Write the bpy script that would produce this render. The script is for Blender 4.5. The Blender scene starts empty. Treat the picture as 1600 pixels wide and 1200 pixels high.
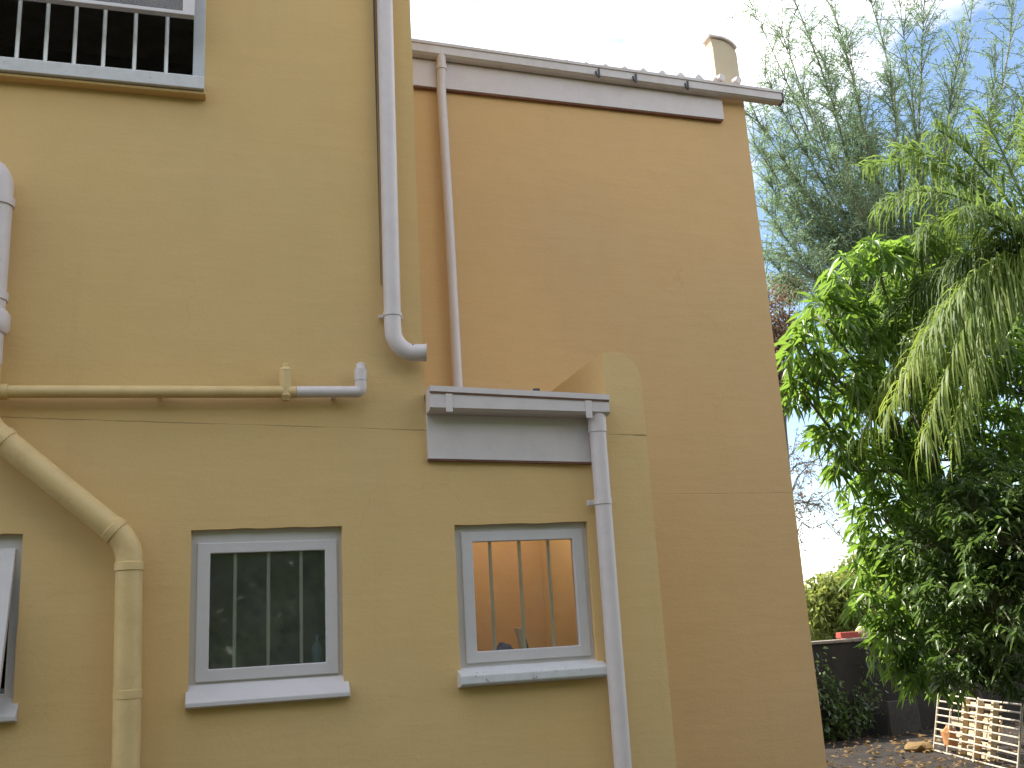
import bpy, bmesh, math, random
import numpy as np
from mathutils import Vector, Matrix, noise as mnoise

R = math.radians
scene = bpy.context.scene
col = scene.collection
rng = np.random.default_rng(7)
random.seed(7)

# ------------------------------------------------------------------ camera
CAM = Vector((0.0, -4.6, 1.65))
FPX = 1550.0
PITCH, ROLL, YAW = R(14.084), R(-3.324), R(17.011)
_right = Vector((math.cos(YAW), -math.sin(YAW), 0)); _fwd = Vector((math.sin(YAW), math.cos(YAW), 0)); _up = Vector((0, 0, 1))
C_F = math.cos(PITCH) * _fwd + math.sin(PITCH) * _up
_u2 = -math.sin(PITCH) * _fwd + math.cos(PITCH) * _up
C_R = math.cos(ROLL) * _right + math.sin(ROLL) * _u2
C_U = -math.sin(ROLL) * _right + math.cos(ROLL) * _u2
cam = bpy.data.cameras.new('camera')
cam.sensor_width = 36; cam.lens = FPX / 1600 * 36; cam.clip_start = .05; cam.clip_end = 2000
cam_o = bpy.data.objects.new('camera', cam); col.objects.link(cam_o)
m = Matrix((C_R, C_U, -C_F)).transposed().to_4x4(); m.translation = CAM
cam_o.matrix_world = m
scene.camera = cam_o

# ------------------------------------------------------------------ world, sun, exposure
SUN_AZ, SUN_EL = R(-58), R(52)                      # azimuth from +Y towards +X
SUN = Vector((math.sin(SUN_AZ) * math.cos(SUN_EL), math.cos(SUN_AZ) * math.cos(SUN_EL), math.sin(SUN_EL)))
world = bpy.data.worlds.new('World'); scene.world = world; world.use_nodes = True
nt = world.node_tree; nt.nodes.clear()
def N(t, typ, **kw):
    n = t.nodes.new(typ)
    for k, v in kw.items(): setattr(n, k, v)
    return n
sky = N(nt, 'ShaderNodeTexSky', sky_type='NISHITA', sun_disc=False)
sky.sun_elevation = SUN_EL; sky.sun_rotation = SUN_AZ; sky.air_density = 1.0; sky.dust_density = 0.6
tc = N(nt, 'ShaderNodeTexCoord')
mp = N(nt, 'ShaderNodeMapping'); mp.inputs['Location'].default_value = (2.93, 13.97, 5.84); mp.inputs['Scale'].default_value = (1, 1, 1.5)
nz = N(nt, 'ShaderNodeTexNoise'); nz.inputs['Scale'].default_value = 2.0; nz.inputs['Detail'].default_value = 6; nz.inputs['Roughness'].default_value = .55
cr = N(nt, 'ShaderNodeValToRGB'); cr.color_ramp.elements[0].position = .49; cr.color_ramp.elements[1].position = .62
mix = N(nt, 'ShaderNodeMix', data_type='RGBA'); mix.inputs[7].default_value = (12.6, 12.0, 11.6, 1)
bg = N(nt, 'ShaderNodeBackground'); bg.inputs['Strength'].default_value = 0.12
out = N(nt, 'ShaderNodeOutputWorld')
L = nt.links.new
L(tc.outputs['Generated'], mp.inputs['Vector']); L(mp.outputs[0], nz.inputs['Vector']); L(nz.outputs[0], cr.inputs[0])
L(cr.outputs[0], mix.inputs[0]); L(sky.outputs[0], mix.inputs[6]); L(mix.outputs[2], bg.inputs[0]); L(bg.outputs[0], out.inputs[0])
sl = bpy.data.lights.new('sun', 'SUN'); sl.energy = 4.4; sl.angle = R(.5); sl.color = (1, .95, .86)
so = bpy.data.objects.new('sun', sl); col.objects.link(so)
so.rotation_euler = SUN.to_track_quat('Z', 'Y').to_euler(); so.location = (-6, 6, 12)
vs = scene.view_settings
vs.view_transform = 'Standard'; vs.look = 'None'; vs.gamma = 1; vs.use_curve_mapping = False; vs.exposure = 1.3

# ------------------------------------------------------------------ helpers
def ray(u, v):
    return C_R * ((u - 800) / FPX) - C_U * ((v - 600) / FPX) + C_F
def at(u, v, depth):                               # point seen at a photo pixel, that many metres along the view
    return CAM + ray(u, v) * depth
def on_ground(u, v, z=0.):
    d = ray(u, v); return CAM + d * ((z - CAM.z) / d.z)

def tag(o, label=None, cat=None, group=None, kind=None):
    for k, v in (('label', label), ('category', cat), ('group', group), ('kind', kind)):
        if v: o[k] = v
    return o
def thing(name, label, cat, loc, group=None):
    o = bpy.data.objects.new(name, None); col.objects.link(o); o.location = loc; o.empty_display_size = .1
    return tag(o, label, cat, group)
def attach(o, parent):
    o.parent = parent
    if parent.type == 'EMPTY': o.matrix_parent_inverse = Matrix.Translation(-Vector(parent.location))

class MB:
    def __init__(s): s.v = []; s.f = []
    def add(s, vs_, fs):
        n = len(s.v); s.v += [tuple(p) for p in vs_]; s.f += [tuple(i + n for i in f) for f in fs]; return s
    def box(s, x0, x1, y0, y1, z0, z1):
        return s.add([(x0,y0,z0),(x1,y0,z0),(x1,y1,z0),(x0,y1,z0),(x0,y0,z1),(x1,y0,z1),(x1,y1,z1),(x0,y1,z1)],
                     [(0,3,2,1),(4,5,6,7),(0,1,5,4),(1,2,6,5),(2,3,7,6),(3,0,4,7)])
    def tube(s, pts, r, n=20, cap=(True, True)):
        pts = [Vector(p) for p in pts]; k = len(pts)
        rs = r if isinstance(r, (list, tuple)) else [r] * k
        t0 = (pts[1] - pts[0]).normalized(); a = t0.orthogonal().normalized(); V = []
        for i, p in enumerate(pts):
            t = (pts[min(i+1, k-1)] - pts[max(i-1, 0)]).normalized()
            a = (a - t * a.dot(t)).normalized(); b = t.cross(a)
            for j in range(n):
                th = 2 * math.pi * j / n; V.append(p + (a * math.cos(th) + b * math.sin(th)) * rs[i])
        F = [(i*n+j, i*n+(j+1) % n, (i+1)*n+(j+1) % n, (i+1)*n+j) for i in range(k-1) for j in range(n)]
        if cap[0]: F.append(tuple(range(n-1, -1, -1)))
        if cap[1]: F.append(tuple((k-1)*n + j for j in range(n)))
        return s.add(V, F)
    def prism_y(s, poly, y0, y1):                  # polygon in (x, z), run along y
        n = len(poly); V = [(x, y0, z) for x, z in poly] + [(x, y1, z) for x, z in poly]
        return s.add(V, [tuple(range(n)), tuple(range(2*n-1, n-1, -1))] + [(i, i+n, (i+1) % n + n, (i+1) % n) for i in range(n)])
    def prism_x(s, poly, x0, x1, z_drop=0.):       # polygon in (y, z), run along x
        n = len(poly); V = [(x0, y, z) for y, z in poly] + [(x1, y, z - z_drop) for y, z in poly]
        return s.add(V, [tuple(range(n)), tuple(range(2*n-1, n-1, -1))] + [(i, i+n, (i+1) % n + n, (i+1) % n) for i in range(n)])
    def ring(s, ox0, ox1, oz0, oz1, ix0, ix1, iz0, iz1, y0, y1):
        V = []
        for y in (y0, y1):
            V += [(ox0,y,oz0),(ox1,y,oz0),(ox1,y,oz1),(ox0,y,oz1),(ix0,y,iz0),(ix1,y,iz0),(ix1,y,iz1),(ix0,y,iz1)]
        F = []
        for i in range(4):
            j = (i + 1) % 4
            F += [(i, j, j+4, i+4), (i+8, i+12, j+12, j+8), (i, i+8, j+8, j), (i+4, j+4, j+12, i+12)]
        return s.add(V, F)
    def xf(s, fn): s.v = [tuple(fn(Vector(p))) for p in s.v]; return s
    def build(s, name, mat, parent=None, smooth=None, bevel=0, segs=2, fixn=True):
        me = bpy.data.meshes.new(name); me.from_pydata(s.v, [], s.f)
        if fixn or bevel:
            bm = bmesh.new(); bm.from_mesh(me)
            bmesh.ops.recalc_face_normals(bm, faces=bm.faces)
            if bevel:
                es = [e for e in bm.edges if e.is_manifold and e.calc_face_angle(0) > .5]
                bmesh.ops.bevel(bm, geom=es, offset=bevel, segments=segs, affect='EDGES', profile=.5, clamp_overlap=True)
            bm.to_mesh(me); bm.free()
        if smooth is not None:
            me.polygons.foreach_set('use_smooth', [True] * len(me.polygons)); me.set_sharp_from_angle(angle=R(smooth))
        me.materials.append(mat)
        o = bpy.data.objects.new(name, me); col.objects.link(o)
        if parent: attach(o, parent)
        return o

def fillet(pts, r, n=8):
    pts = [Vector(p) for p in pts]; o = [pts[0]]
    for i in range(1, len(pts) - 1):
        a = (pts[i-1] - pts[i]).normalized(); b = (pts[i+1] - pts[i]).normalized()
        p0, p2 = pts[i] + a * r, pts[i] + b * r
        for k in range(n + 1):
            t = k / n; o.append(p0 * (1-t)**2 + pts[i] * 2*t*(1-t) + p2 * t*t)
    o.append(pts[-1]); return o

# ------------------------------------------------------------------ materials
def new_mat(name):
    mt = bpy.data.materials.new(name); mt.use_nodes = True; t = mt.node_tree
    return mt, t, t.nodes['Principled BSDF']
def mth(t, op, a, b=None, c=None):
    n = N(t, 'ShaderNodeMath', operation=op)
    for i, x in enumerate((a, b, c)):
        if x is None: continue
        if isinstance(x, (int, float)): n.inputs[i].default_value = x
        else: t.links.new(x, n.inputs[i])
    return n.outputs[0]
def noise(t, vec, scale, detail=4, rough=.5):
    n = N(t, 'ShaderNodeTexNoise'); n.inputs['Scale'].default_value = scale; n.inputs['Detail'].default_value = detail; n.inputs['Roughness'].default_value = rough
    if vec is not None: t.links.new(vec, n.inputs['Vector'])
    return n.outputs[0]
def maprange(t, x, a, b, c, d, smooth=False):
    n = N(t, 'ShaderNodeMapRange')
    if smooth: n.interpolation_type = 'SMOOTHSTEP'
    t.links.new(x, n.inputs[0])
    for i, q in enumerate((a, b, c, d)): n.inputs[i+1].default_value = q
    return n.outputs[0]
def mixc(t, fac, a, b, mode='MIX'):
    n = N(t, 'ShaderNodeMix', data_type='RGBA', blend_type=mode)
    if isinstance(fac, (int, float)): n.inputs[0].default_value = fac
    else: t.links.new(fac, n.inputs[0])
    for i, x in ((6, a), (7, b)):
        if isinstance(x, tuple): n.inputs[i].default_value = (*x, 1)
        else: t.links.new(x, n.inputs[i])
    return n.outputs[2]
def bump(t, p, h, strength, dist):
    n = N(t, 'ShaderNodeBump'); n.inputs['Strength'].default_value = strength; n.inputs['Distance'].default_value = dist
    t.links.new(h, n.inputs['Height']); t.links.new(n.outputs[0], p.inputs['Normal'])

def plaster(name, base, cracks=()):
    mt, t, p = new_mat(name)
    g = N(t, 'ShaderNodeNewGeometry').outputs['Position']
    big = noise(t, g, .9, 3); mid = noise(t, g, 6, 5, .6); fine = noise(t, g, 55, 4, .65)
    mp_ = N(t, 'ShaderNodeMapping'); mp_.inputs['Scale'].default_value = (9, 9, .55); t.links.new(g, mp_.inputs['Vector'])
    streak = noise(t, mp_.outputs[0], 1.0, 4, .6)
    c = mixc(t, maprange(t, big, .35, .65, 0, 1), base, (base[0]*.95, base[1]*.985, base[2]*1.06))
    c = mixc(t, maprange(t, mid, .3, .75, 0, .17), c, (base[0]*.80, base[1]*.72, base[2]*.62))
    c = mixc(t, maprange(t, streak, .58, .80, 0, .13), c, (base[0]*.70, base[1]*.66, base[2]*.60))
    c = mixc(t, maprange(t, fine, .62, .8, 0, .25), c, (base[0]*.75, base[1]*.68, base[2]*.58))
    sx = N(t, 'ShaderNodeSeparateXYZ'); t.links.new(g, sx.inputs[0])
    mp2 = N(t, 'ShaderNodeMapping'); mp2.inputs['Scale'].default_value = (2.2, 2.2, 13); t.links.new(g, mp2.inputs['Vector'])
    trowel = noise(t, mp2.outputs[0], 1.0, 5, .6)
    c = mixc(t, maprange(t, trowel, .50, .75, 0, .16), c, (base[0]*1.12, base[1]*1.12, base[2]*1.2))
    vor = N(t, 'ShaderNodeTexVoronoi', feature='DISTANCE_TO_EDGE'); vor.inputs['Scale'].default_value = .75
    wv = N(t, 'ShaderNodeVectorMath', operation='ADD'); nzc = N(t, 'ShaderNodeTexNoise'); nzc.inputs['Scale'].default_value = 3.5; nzc.inputs['Detail'].default_value = 5
    sc = N(t, 'ShaderNodeVectorMath', operation='SCALE'); sc.inputs['Scale'].default_value = .35
    t.links.new(g, nzc.inputs['Vector']); t.links.new(nzc.outputs['Color'], sc.inputs[0]); t.links.new(g, wv.inputs[0]); t.links.new(sc.outputs[0], wv.inputs[1]); t.links.new(wv.outputs[0], vor.inputs['Vector'])
    hair = mth(t, 'MULTIPLY', maprange(t, vor.outputs['Distance'], .0006, .0020, 1, 0), maprange(t, noise(t, g, 1.1, 2), .54, .62, 0, .16))
    c = mixc(t, hair, c, (base[0]*.45, base[1]*.38, base[2]*.3))
    h = mth(t, 'ADD', mth(t, 'ADD', mth(t, 'MULTIPLY', mid, .7), mth(t, 'MULTIPLY', fine, .35)), mth(t, 'MULTIPLY', trowel, .9))
    wob = noise(t, g, 14, 5, .7); gaps = noise(t, g, 5.5, 3)
    for (a, b, w, strength) in cracks:
        zz = mth(t, 'ADD', sx.outputs[2], mth(t, 'MULTIPLY', sx.outputs[0], -b))
        d = mth(t, 'ABSOLUTE', mth(t, 'ADD', mth(t, 'SUBTRACT', zz, a), mth(t, 'MULTIPLY', mth(t, 'SUBTRACT', wob, .5), .012)))
        k = mth(t, 'MULTIPLY', maprange(t, d, w*.4, w, 1, 0, True), maprange(t, gaps, .40, .55, .25, 1))
        c = mixc(t, mth(t, 'MULTIPLY', k, strength), c, (.10, .055, .025))
        h = mth(t, 'SUBTRACT', h, mth(t, 'MULTIPLY', k, .8))
    t.links.new(c, p.inputs['Base Color']); p.inputs['Roughness'].default_value = .82; p.inputs['Specular IOR Level'].default_value = .25
    bump(t, p, h, .42, .008)
    return mt

def paint(name, base, rough=.5, dirt=.25, dirtcol=(.30, .25, .2), scale=9, chips=0.):
    mt, t, p = new_mat(name)
    g = N(t, 'ShaderNodeNewGeometry').outputs['Position']
    a = noise(t, g, scale, 5, .65); b = noise(t, g, 70, 3, .6)
    c = mixc(t, maprange(t, a, .45, .8, 0, dirt), base, tuple(x*y for x, y in zip(base, (dirtcol[0]*2, dirtcol[1]*2, dirtcol[2]*2))))
    c = mixc(t, maprange(t, b, .6, .8, 0, dirt*.8), c, dirtcol)
    if chips:
        ch = noise(t, g, 26, 5, .7); c = mixc(t, maprange(t, ch, .68 - chips, .70 - chips, 0, .85), c, (.10, .075, .055))
    t.links.new(c, p.inputs['Base Color']); p.inputs['Roughness'].default_value = rough
    bump(t, p, mth(t, 'ADD', a, mth(t, 'MULTIPLY', b, .4)), .25, .003)
    return mt

def flat(name, base, rough=.7, var=.3, scale=12, metal=0):
    mt, t, p = new_mat(name)
    g = N(t, 'ShaderNodeNewGeometry').outputs['Position']
    a = noise(t, g, scale, 6, .65)
    c = mixc(t, maprange(t, a, .3, .7, 0, 1), tuple(x*(1-var) for x in base), tuple(x*(1+var) for x in base))
    t.links.new(c, p.inputs['Base Color']); p.inputs['Roughness'].default_value = rough; p.inputs['Metallic'].default_value = metal
    bump(t, p, a, .4, .01)
    return mt

def leafmat(name, c0, c1, trans, tfac=.45, rough=.38, spec=.5):
    mt, t, p = new_mat(name)
    gg = N(t, 'ShaderNodeNewGeometry'); oi = N(t, 'ShaderNodeObjectInfo')
    f = mth(t, 'FRACT', mth(t, 'ADD', gg.outputs['Random Per Island'], oi.outputs['Random']))
    big = maprange(t, noise(t, gg.outputs['Position'], 1.3, 2), .35, .65, -.25, .25)
    f = mth(t, 'MINIMUM', mth(t, 'MAXIMUM', mth(t, 'ADD', f, big), 0.), 1.)
    c = mixc(t, f, c0, c1)
    t.links.new(c, p.inputs['Base Color']); p.inputs['Roughness'].default_value = rough; p.inputs['Specular IOR Level'].default_value = spec
    tr = N(t, 'ShaderNodeBsdfTranslucent'); t.links.new(mixc(t, f, trans, tuple(x*1.25 for x in trans)), tr.inputs[0])
    ms = N(t, 'ShaderNodeMixShader'); ms.inputs[0].default_value = tfac
    t.links.new(p.outputs[0], ms.inputs[1]); t.links.new(tr.outputs[0], ms.inputs[2])
    t.links.new(ms.outputs[0], t.nodes['Material Output'].inputs[0])
    return mt

def glassmat(name, tint=(.97, .975, .97), refl=1.0, dust=.045):
    mt, t, p = new_mat(name); t.nodes.remove(p)
    tr = N(t, 'ShaderNodeBsdfTransparent'); tr.inputs[0].default_value = (*tint, 1)
    gl = N(t, 'ShaderNodeBsdfGlossy'); gl.inputs['Roughness'].default_value = .03; gl.inputs[0].default_value = (refl, refl, refl, 1)
    fr = N(t, 'ShaderNodeFresnel'); fr.inputs[0].default_value = 1.5
    ms = N(t, 'ShaderNodeMixShader'); t.links.new(fr.outputs[0], ms.inputs[0]); t.links.new(tr.outputs[0], ms.inputs[1]); t.links.new(gl.outputs[0], ms.inputs[2])
    df = N(t, 'ShaderNodeBsdfDiffuse'); df.inputs[0].default_value = (.62, .62, .62, 1)
    g = N(t, 'ShaderNodeNewGeometry').outputs['Position']
    m2 = N(t, 'ShaderNodeMixShader'); t.links.new(maprange(t, noise(t, g, 7, 5, .6), .3, .7, dust * .6, dust * 1.4), m2.inputs[0]); t.links.new(ms.outputs[0], m2.inputs[1]); t.links.new(df.outputs[0], m2.inputs[2])
    t.links.new(m2.outputs[0], t.nodes['Material Output'].inputs[0])
    return mt

OCHRE = (.70, .472, .200)
M = dict(
    wall=plaster('ochre_plaster', OCHRE, [(2.646, -.029, .0032, .40)]),
    wallb=plaster('ochre_plaster_rear', (.70, .448, .205), [(2.452, -.008, .0035, .25)]),
    pier=plaster('ochre_plaster_pier', (.74, .510, .225), [(2.655, -.029, .005, .6)]),
    cream=plaster('glare_pale_plaster', (.64, .52, .34)),  # ochre paled by glare, with that light put into the colour
    ochre_pipe=paint('ochre_pipe_paint', (.68, .49, .22), .5, .3, (.22, .13, .05)),
    white=paint('white_paint', (.67, .595, .575), .45, .25, (.32, .27, .25)),
    white_old=paint('chipped_white_paint', (.62, .61, .60), .55, .35, (.30, .27, .24), 14, .035),
    frame=paint('window_white', (.60, .56, .55), .4, .22, (.34, .30, .28)),
    grey_trim=paint('grey_white_paint', (.55, .56, .58), .5, .3, (.28, .26, .25)),
    gutter=paint('weathered_gutter', (.64, .585, .56), .5, .45, (.28, .21, .16), 5),
    brown=flat('brown_line_and_shade', (.20, .09, .055), .8),  # brown of the gutter lip line and of the shade drawn under the fascias
    bar=paint('bar_white', (.85, .85, .83), .4, .2),
    dark=flat('dark_inside', (.02, .02, .02), .9),
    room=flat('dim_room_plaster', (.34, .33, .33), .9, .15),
    glass=glassmat('window_glass'), 
    roof=flat('roof_sheet', (.62, .58, .55), .6, .2, 6, 0),
    steel=flat('dark_steel_and_shade', (.06, .06, .07), .5, .2),
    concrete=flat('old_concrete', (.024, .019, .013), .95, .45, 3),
    coping=flat('coping_stone', (.22, .18, .14), .9, .3, 8),
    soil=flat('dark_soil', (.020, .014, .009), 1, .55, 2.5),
    darkbark=flat('dark_bark', (.06, .05, .04), .95, .4, 20),
    bark=flat('grey_bark', (.10, .085, .06), .95, .5, 22),
    palmbark=flat('fibrous_palm_bark', (.20, .125, .065), .95, .55, 30),
    twig=flat('green_twig', (.17, .18, .10), .8, .35, 9),
    litter=leafmat('dry_leaf', (.10, .06, .025), (.26, .17, .075), (.2, .13, .05), .2, .8, .2),
    mango=leafmat('glossy_long_leaf', (.036, .084, .020), (.14, .225, .050), (.28, .45, .06), .42, .33, .6),
    shrub=leafmat('small_shrub_leaf', (.036, .070, .024), (.14, .195, .075), (.16, .27, .05), .35, .34, .6),
    feather=leafmat('fine_feathery_leaf', (.15, .215, .135), (.27, .34, .22), (.30, .44, .22), .45, .5, .3),
    palm=leafmat('palm_leaflet', (.075, .130, .028), (.22, .275, .065), (.36, .46, .085), .42, .5, .35),
    palmd=leafmat('dark_palm_leaflet', (.045, .085, .028), (.12, .165, .05), (.22, .32, .06), .42, .55, .3),
    russet=leafmat('russet_leaf', (.16, .11, .085), (.26, .19, .13), (.35, .24, .15), .4, .6, .2),
    far=leafmat('distant_leaf', (.10, .145, .035), (.22, .25, .07), (.38, .42, .09), .4, .6, .2),
    pale_wood=flat('pale_plank', (.52, .40, .25), .8, .25, 15),
    pale_metal=paint('cream_metal', (.48, .42, .33), .5, .4, (.25, .15, .08)),
    brick=flat('red_brick', (.38, .07, .05), .9, .25, 30),
    stone=flat('cream_stone', (.52, .42, .28), .9, .25, 12),
    grey_slab=flat('grey_slab', (.045, .04, .033), .95, .3, 9),
    blue=paint('blue_plastic', (.10, .22, .42), .35, .1), paleblue=paint('pale_blue_plastic', (.22, .42, .62), .35, .1),
    cloth=flat('blue_cloth', (.055, .065, .22), .9, .3, 30), 
    greywood=flat('grey_post_wood', (.17, .14, .11), .9, .35, 18),
    clay=flat('broken_clay', (.42, .20, .08), .9, .3, 14),
    tarp=flat('teal_tarp', (.10, .17, .18), .7, .3, 10),
)
# ------------------------------------------------------------------ ground
gm = MB(); gs = 60; ext = 400.
xs = [math.copysign(abs(i / gs) ** 3, i) * ext for i in range(-gs, gs + 1)]
gv = []
for yy in xs:
    for xx in xs:
        X, Y = xx + 8, yy + 5
        z = .035 * mnoise.noise(Vector((X * 1.7, Y * 1.7, 0))) if X > 4.2 else 0
        gv.append((X, Y, z - .01))
n = len(xs); gm.add(gv, [(j*n+i, j*n+i+1, (j+1)*n+i+1, (j+1)*n+i) for j in range(n-1) for i in range(n-1)])
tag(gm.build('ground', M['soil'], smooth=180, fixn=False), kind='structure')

# ------------------------------------------------------------------ the house
house = thing('house', 'two-storey ochre plastered house with white pipes, gutters and barred windows', 'house', (1.0, .5, 0))
TH = .22
OPEN = [(-1.46, -.777, 1.425, 2.170), (-.103, .552, 1.425, 2.170), (1.083, 1.753, 1.425, 2.163), (-1.95, -.094, 4.30, 5.45)]

def wall_sheet(name, x0, x1, z0, z1, opens, keep, yf, th, mat, step=.07):
    def lines(a, b, extra):
        e = sorted(set([a, b] + [q for q in extra if a < q < b])); o = []
        for i in range(len(e) - 1):
            k = max(1, round((e[i+1] - e[i]) / step)); o += [e[i] + (e[i+1] - e[i]) * j / k for j in range(k)]
        return o + [e[-1]]
    X = lines(x0, x1, [q for o in opens for q in o[:2]] + [.958]); Z = lines(z0, z1, [q for o in opens for q in o[2:]] + [2.75])
    nx, nz_ = len(X), len(Z)
    def inside(x, z):
        return keep(x, z) and not any(o[0] < x < o[1] and o[2] < z < o[3] for o in opens)
    cell = [[inside((X[i]+X[i+1])/2, (Z[j]+Z[j+1])/2) for j in range(nz_-1)] for i in range(nx-1)]
    g = lambda i, j: 0 <= i < nx-1 and 0 <= j < nz_-1 and cell[i][j]
    V, idx = [], {}
    def vid(i, j, back):
        k = (i, j, back)
        if k not in idx:
            x, z = X[i], Z[j]; s4 = sum(g(a, b) for a in (i-1, i) for b in (j-1, j))
            dx = dz = 0
            if s4 < 4 and x0 < x < x1 - .01:
                q = Vector((x * 9, z * 9, 3)); dx = .0035 * mnoise.noise(q); dz = .005 * mnoise.noise(q + Vector((7, 1, 2)))
                if s4 == 1 or s4 == 3: dx *= .3; dz *= .3
            dy = .006 * mnoise.noise(Vector((x * .9, z * .9, 8))) + .0025 * mnoise.noise(Vector((x * 3.1, z * 3.1, 1)))
            idx[k] = len(V); V.append((x + dx, yf + (th if back else dy), z + dz))
        return idx[k]
    F = []
    for i in range(nx-1):
        for j in range(nz_-1):
            if not cell[i][j]: continue
            F.append((vid(i,j,0), vid(i+1,j,0), vid(i+1,j+1,0), vid(i,j+1,0)))
            if not g(i-1, j): F.append((vid(i,j,1), vid(i,j,0), vid(i,j+1,0), vid(i,j+1,1)))
            if not g(i+1, j): F.append((vid(i+1,j,0), vid(i+1,j,1), vid(i+1,j+1,1), vid(i+1,j+1,0)))
            if not g(i, j-1): F.append((vid(i,j,1), vid(i+1,j,1), vid(i+1,j,0), vid(i,j,0)))
            if not g(i, j+1): F.append((vid(i,j+1,0), vid(i+1,j+1,0), vid(i+1,j+1,1), vid(i,j+1,1)))
    return MB().add(V, F).build(name, mat, house, smooth=40, fixn=False)

tag(wall_sheet('wall', -5.0, 1.83, 0, 6.3, OPEN, lambda x, z: x < .958 or z < 2.75, 0, TH, M['wall']), 'tall ochre plaster front wall with barred windows')
w = MB().box(.738, .958, TH, 7, 0, 6.3).build('wall', M['wall'], house)
# pier and parapet with its rounded shoulder
arc = [(2.112 - .125 + .125 * math.cos(a), 2.868 + .170 * math.sin(a)) for a in [k * math.pi / 2 / 10 for k in range(11)]]
poly = [(1.83, 0), (2.112, 0)] + arc + [(1.906, 3.036), (1.906, 2.75), (1.83, 2.75)]
tag(MB().prism_y(poly, 0, .998).build('parapet', M['pier'], house, smooth=35), 'ochre parapet pier with rounded shoulder beside the lower gutter')
# rear wall and its side
tag(wall_sheet('wall', .960, 3.56, 0, 5.27, [], lambda x, z: True, 1.0, TH, M['wallb'], .1), 'set-back ochre plaster wall under the high gutter')
MB().box(3.34, 3.559, 1.0 + TH, 7, 0, 5.27).build('wall', M['wallb'], house)
MB().box(-5, 3.338, 6.8, 7, 0, 5.2).build('wall', M['wallb'], house)
MB().box(-5, -4.8, TH, 6.8, 0, 6.3).build('wall', M['wall'], house)
# high parapet at the end of the rear roof
arc = [(3.555 - .15 + .15 * math.cos(a), 5.60 + .115 * math.sin(a)) for a in [k * math.pi / 2 / 10 for k in range(11)]]
tag(MB().prism_y([(3.366, 5.275), (3.555, 5.275)] + arc + [(3.352, 5.722), (3.366, 5.64)], 1.004, 1.09).build('parapet', M['cream'], house, smooth=35), 'high ochre parapet end rising above the roof edge')
cp = [(3.335, 5.726), (3.405, 5.722)] + [(3.405 + .158 * math.sin(a), 5.602 + .122 * math.cos(a)) for a in [k * .13 for k in range(1, 10)]]
cp2 = [(x + .003, z + .012) for x, z in cp]
MB().prism_y(cp + cp2[::-1], .985, 1.10).build('parapet_flashing', M['white'], house, smooth=35)
# roofs and floors that close the rooms
MB().box(-5.3, 1.05, -.35, 7.2, 6.3, 6.4).build('roof', M['roof'], house)
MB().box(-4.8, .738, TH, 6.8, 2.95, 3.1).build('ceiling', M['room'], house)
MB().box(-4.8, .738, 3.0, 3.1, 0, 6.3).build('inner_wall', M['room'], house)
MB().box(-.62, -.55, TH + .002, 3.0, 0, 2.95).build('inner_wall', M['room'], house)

# corrugated rear roof
def corrugated(x0, x1, y0, y1, z0, z1, amp, per, mat, name, label=None):
    nx = int((x1 - x0) / per * 8); V = []
    for k, (yy, zz) in enumerate(((y0, z0), (y1, z1))):
        for d in (0, -.004):
            for i in range(nx + 1):
                x = x0 + (x1 - x0) * i / nx; V.append((x, yy, zz + d + amp * (abs(math.cos(math.pi * (x - 2.767) / per)) ** 4)))
    a = nx + 1; F = []
    for i in range(nx):
        F += [(i, i+1, 2*a+i+1, 2*a+i), (a+i, 3*a+i, 3*a+i+1, a+i+1), (i, a+i, a+i+1, i+1), (2*a+i, 2*a+i+1, 3*a+i+1, 3*a+i)]
    n0 = len(V); V += [(x0 + (x1 - x0) * i / nx, y0 + .002, z0 - .006) for i in range(nx + 1)]
    F += [(n0 + i, n0 + i + 1, i + 1, i) for i in range(nx)]
    return tag(MB().add(V, F).build(name, mat, house, smooth=30, fixn=False), label)
corrugated(.96, 3.36, .93, 6.9, 5.316, 5.64, .046, .140, M['roof'], 'roof_sheet', 'ribbed metal roof sheet peeping over the high gutter')
corrugated(.96, 1.90, -.06, .99, 2.765, 2.90, .025, .120, M['roof'], 'lean_to_roof')

# --- high gutter
def gutter(name, x0, x1, yf, yb, zt0, zb0, zt1, zb1, mat, lip, label):
    pr = lambda zt, zb: [(yb, zt), (yb, zb), (yf + .018, zb), (yf, zb + .012), (yf, zt - lip), (yf - .008, zt - lip + .003), (yf - .008, zt), (yf + .006, zt), (yf + .006, zb + .02), (yb - .006, zb + .02), (yb - .006, zt)]
    a, b = pr(zt0, zb0), pr(zt1, zb1); n = len(a)
    V = [(x0, *q) for q in a] + [(x1, *q) for q in b]
    F = [(i, i+n, (i+1) % n + n, (i+1) % n) for i in range(n)]
    capa = [(x0, yb, zt0), (x0, yb, zb0), (x0, yf + .018, zb0), (x0, yf, zb0 + .012), (x0, yf, zt0)]
    capb = [(x1, *q[1:]) for q in [(0, yb, zt1), (0, yb, zb1), (0, yf + .018, zb1), (0, yf, zb1 + .012), (0, yf, zt1)]]
    V += capa + capb; F += [tuple(range(2*n, 2*n+5)), tuple(range(2*n+9, 2*n+4, -1))]
    o = MB().add(V, F).build(name, mat, house, fixn=True); return tag(o, label)
g1 = gutter('gutter', .962, 3.815, .90, .964, 5.362, 5.274, 5.284, 5.200, M['gutter'], .022, 'long weathered box gutter along the top of the set-back wall')
gz = lambda x: 5.362 + (5.284 - 5.362) * (x - .96) / 2.855
for x in (2.417, 2.686, 3.072):
    zc = gz(x) - .05
    MB().box(x - .006, x + .006, .888, .899, zc - .045, zc + .02).build('bracket', M['steel'], g1, bevel=.002)
    MB().tube([(x, .895, zc - .045), (x - .02, .89, zc - .03), (x - .025, .888, zc - .005)], .006, 8).build('bracket', M['steel'], g1, smooth=40)
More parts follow.
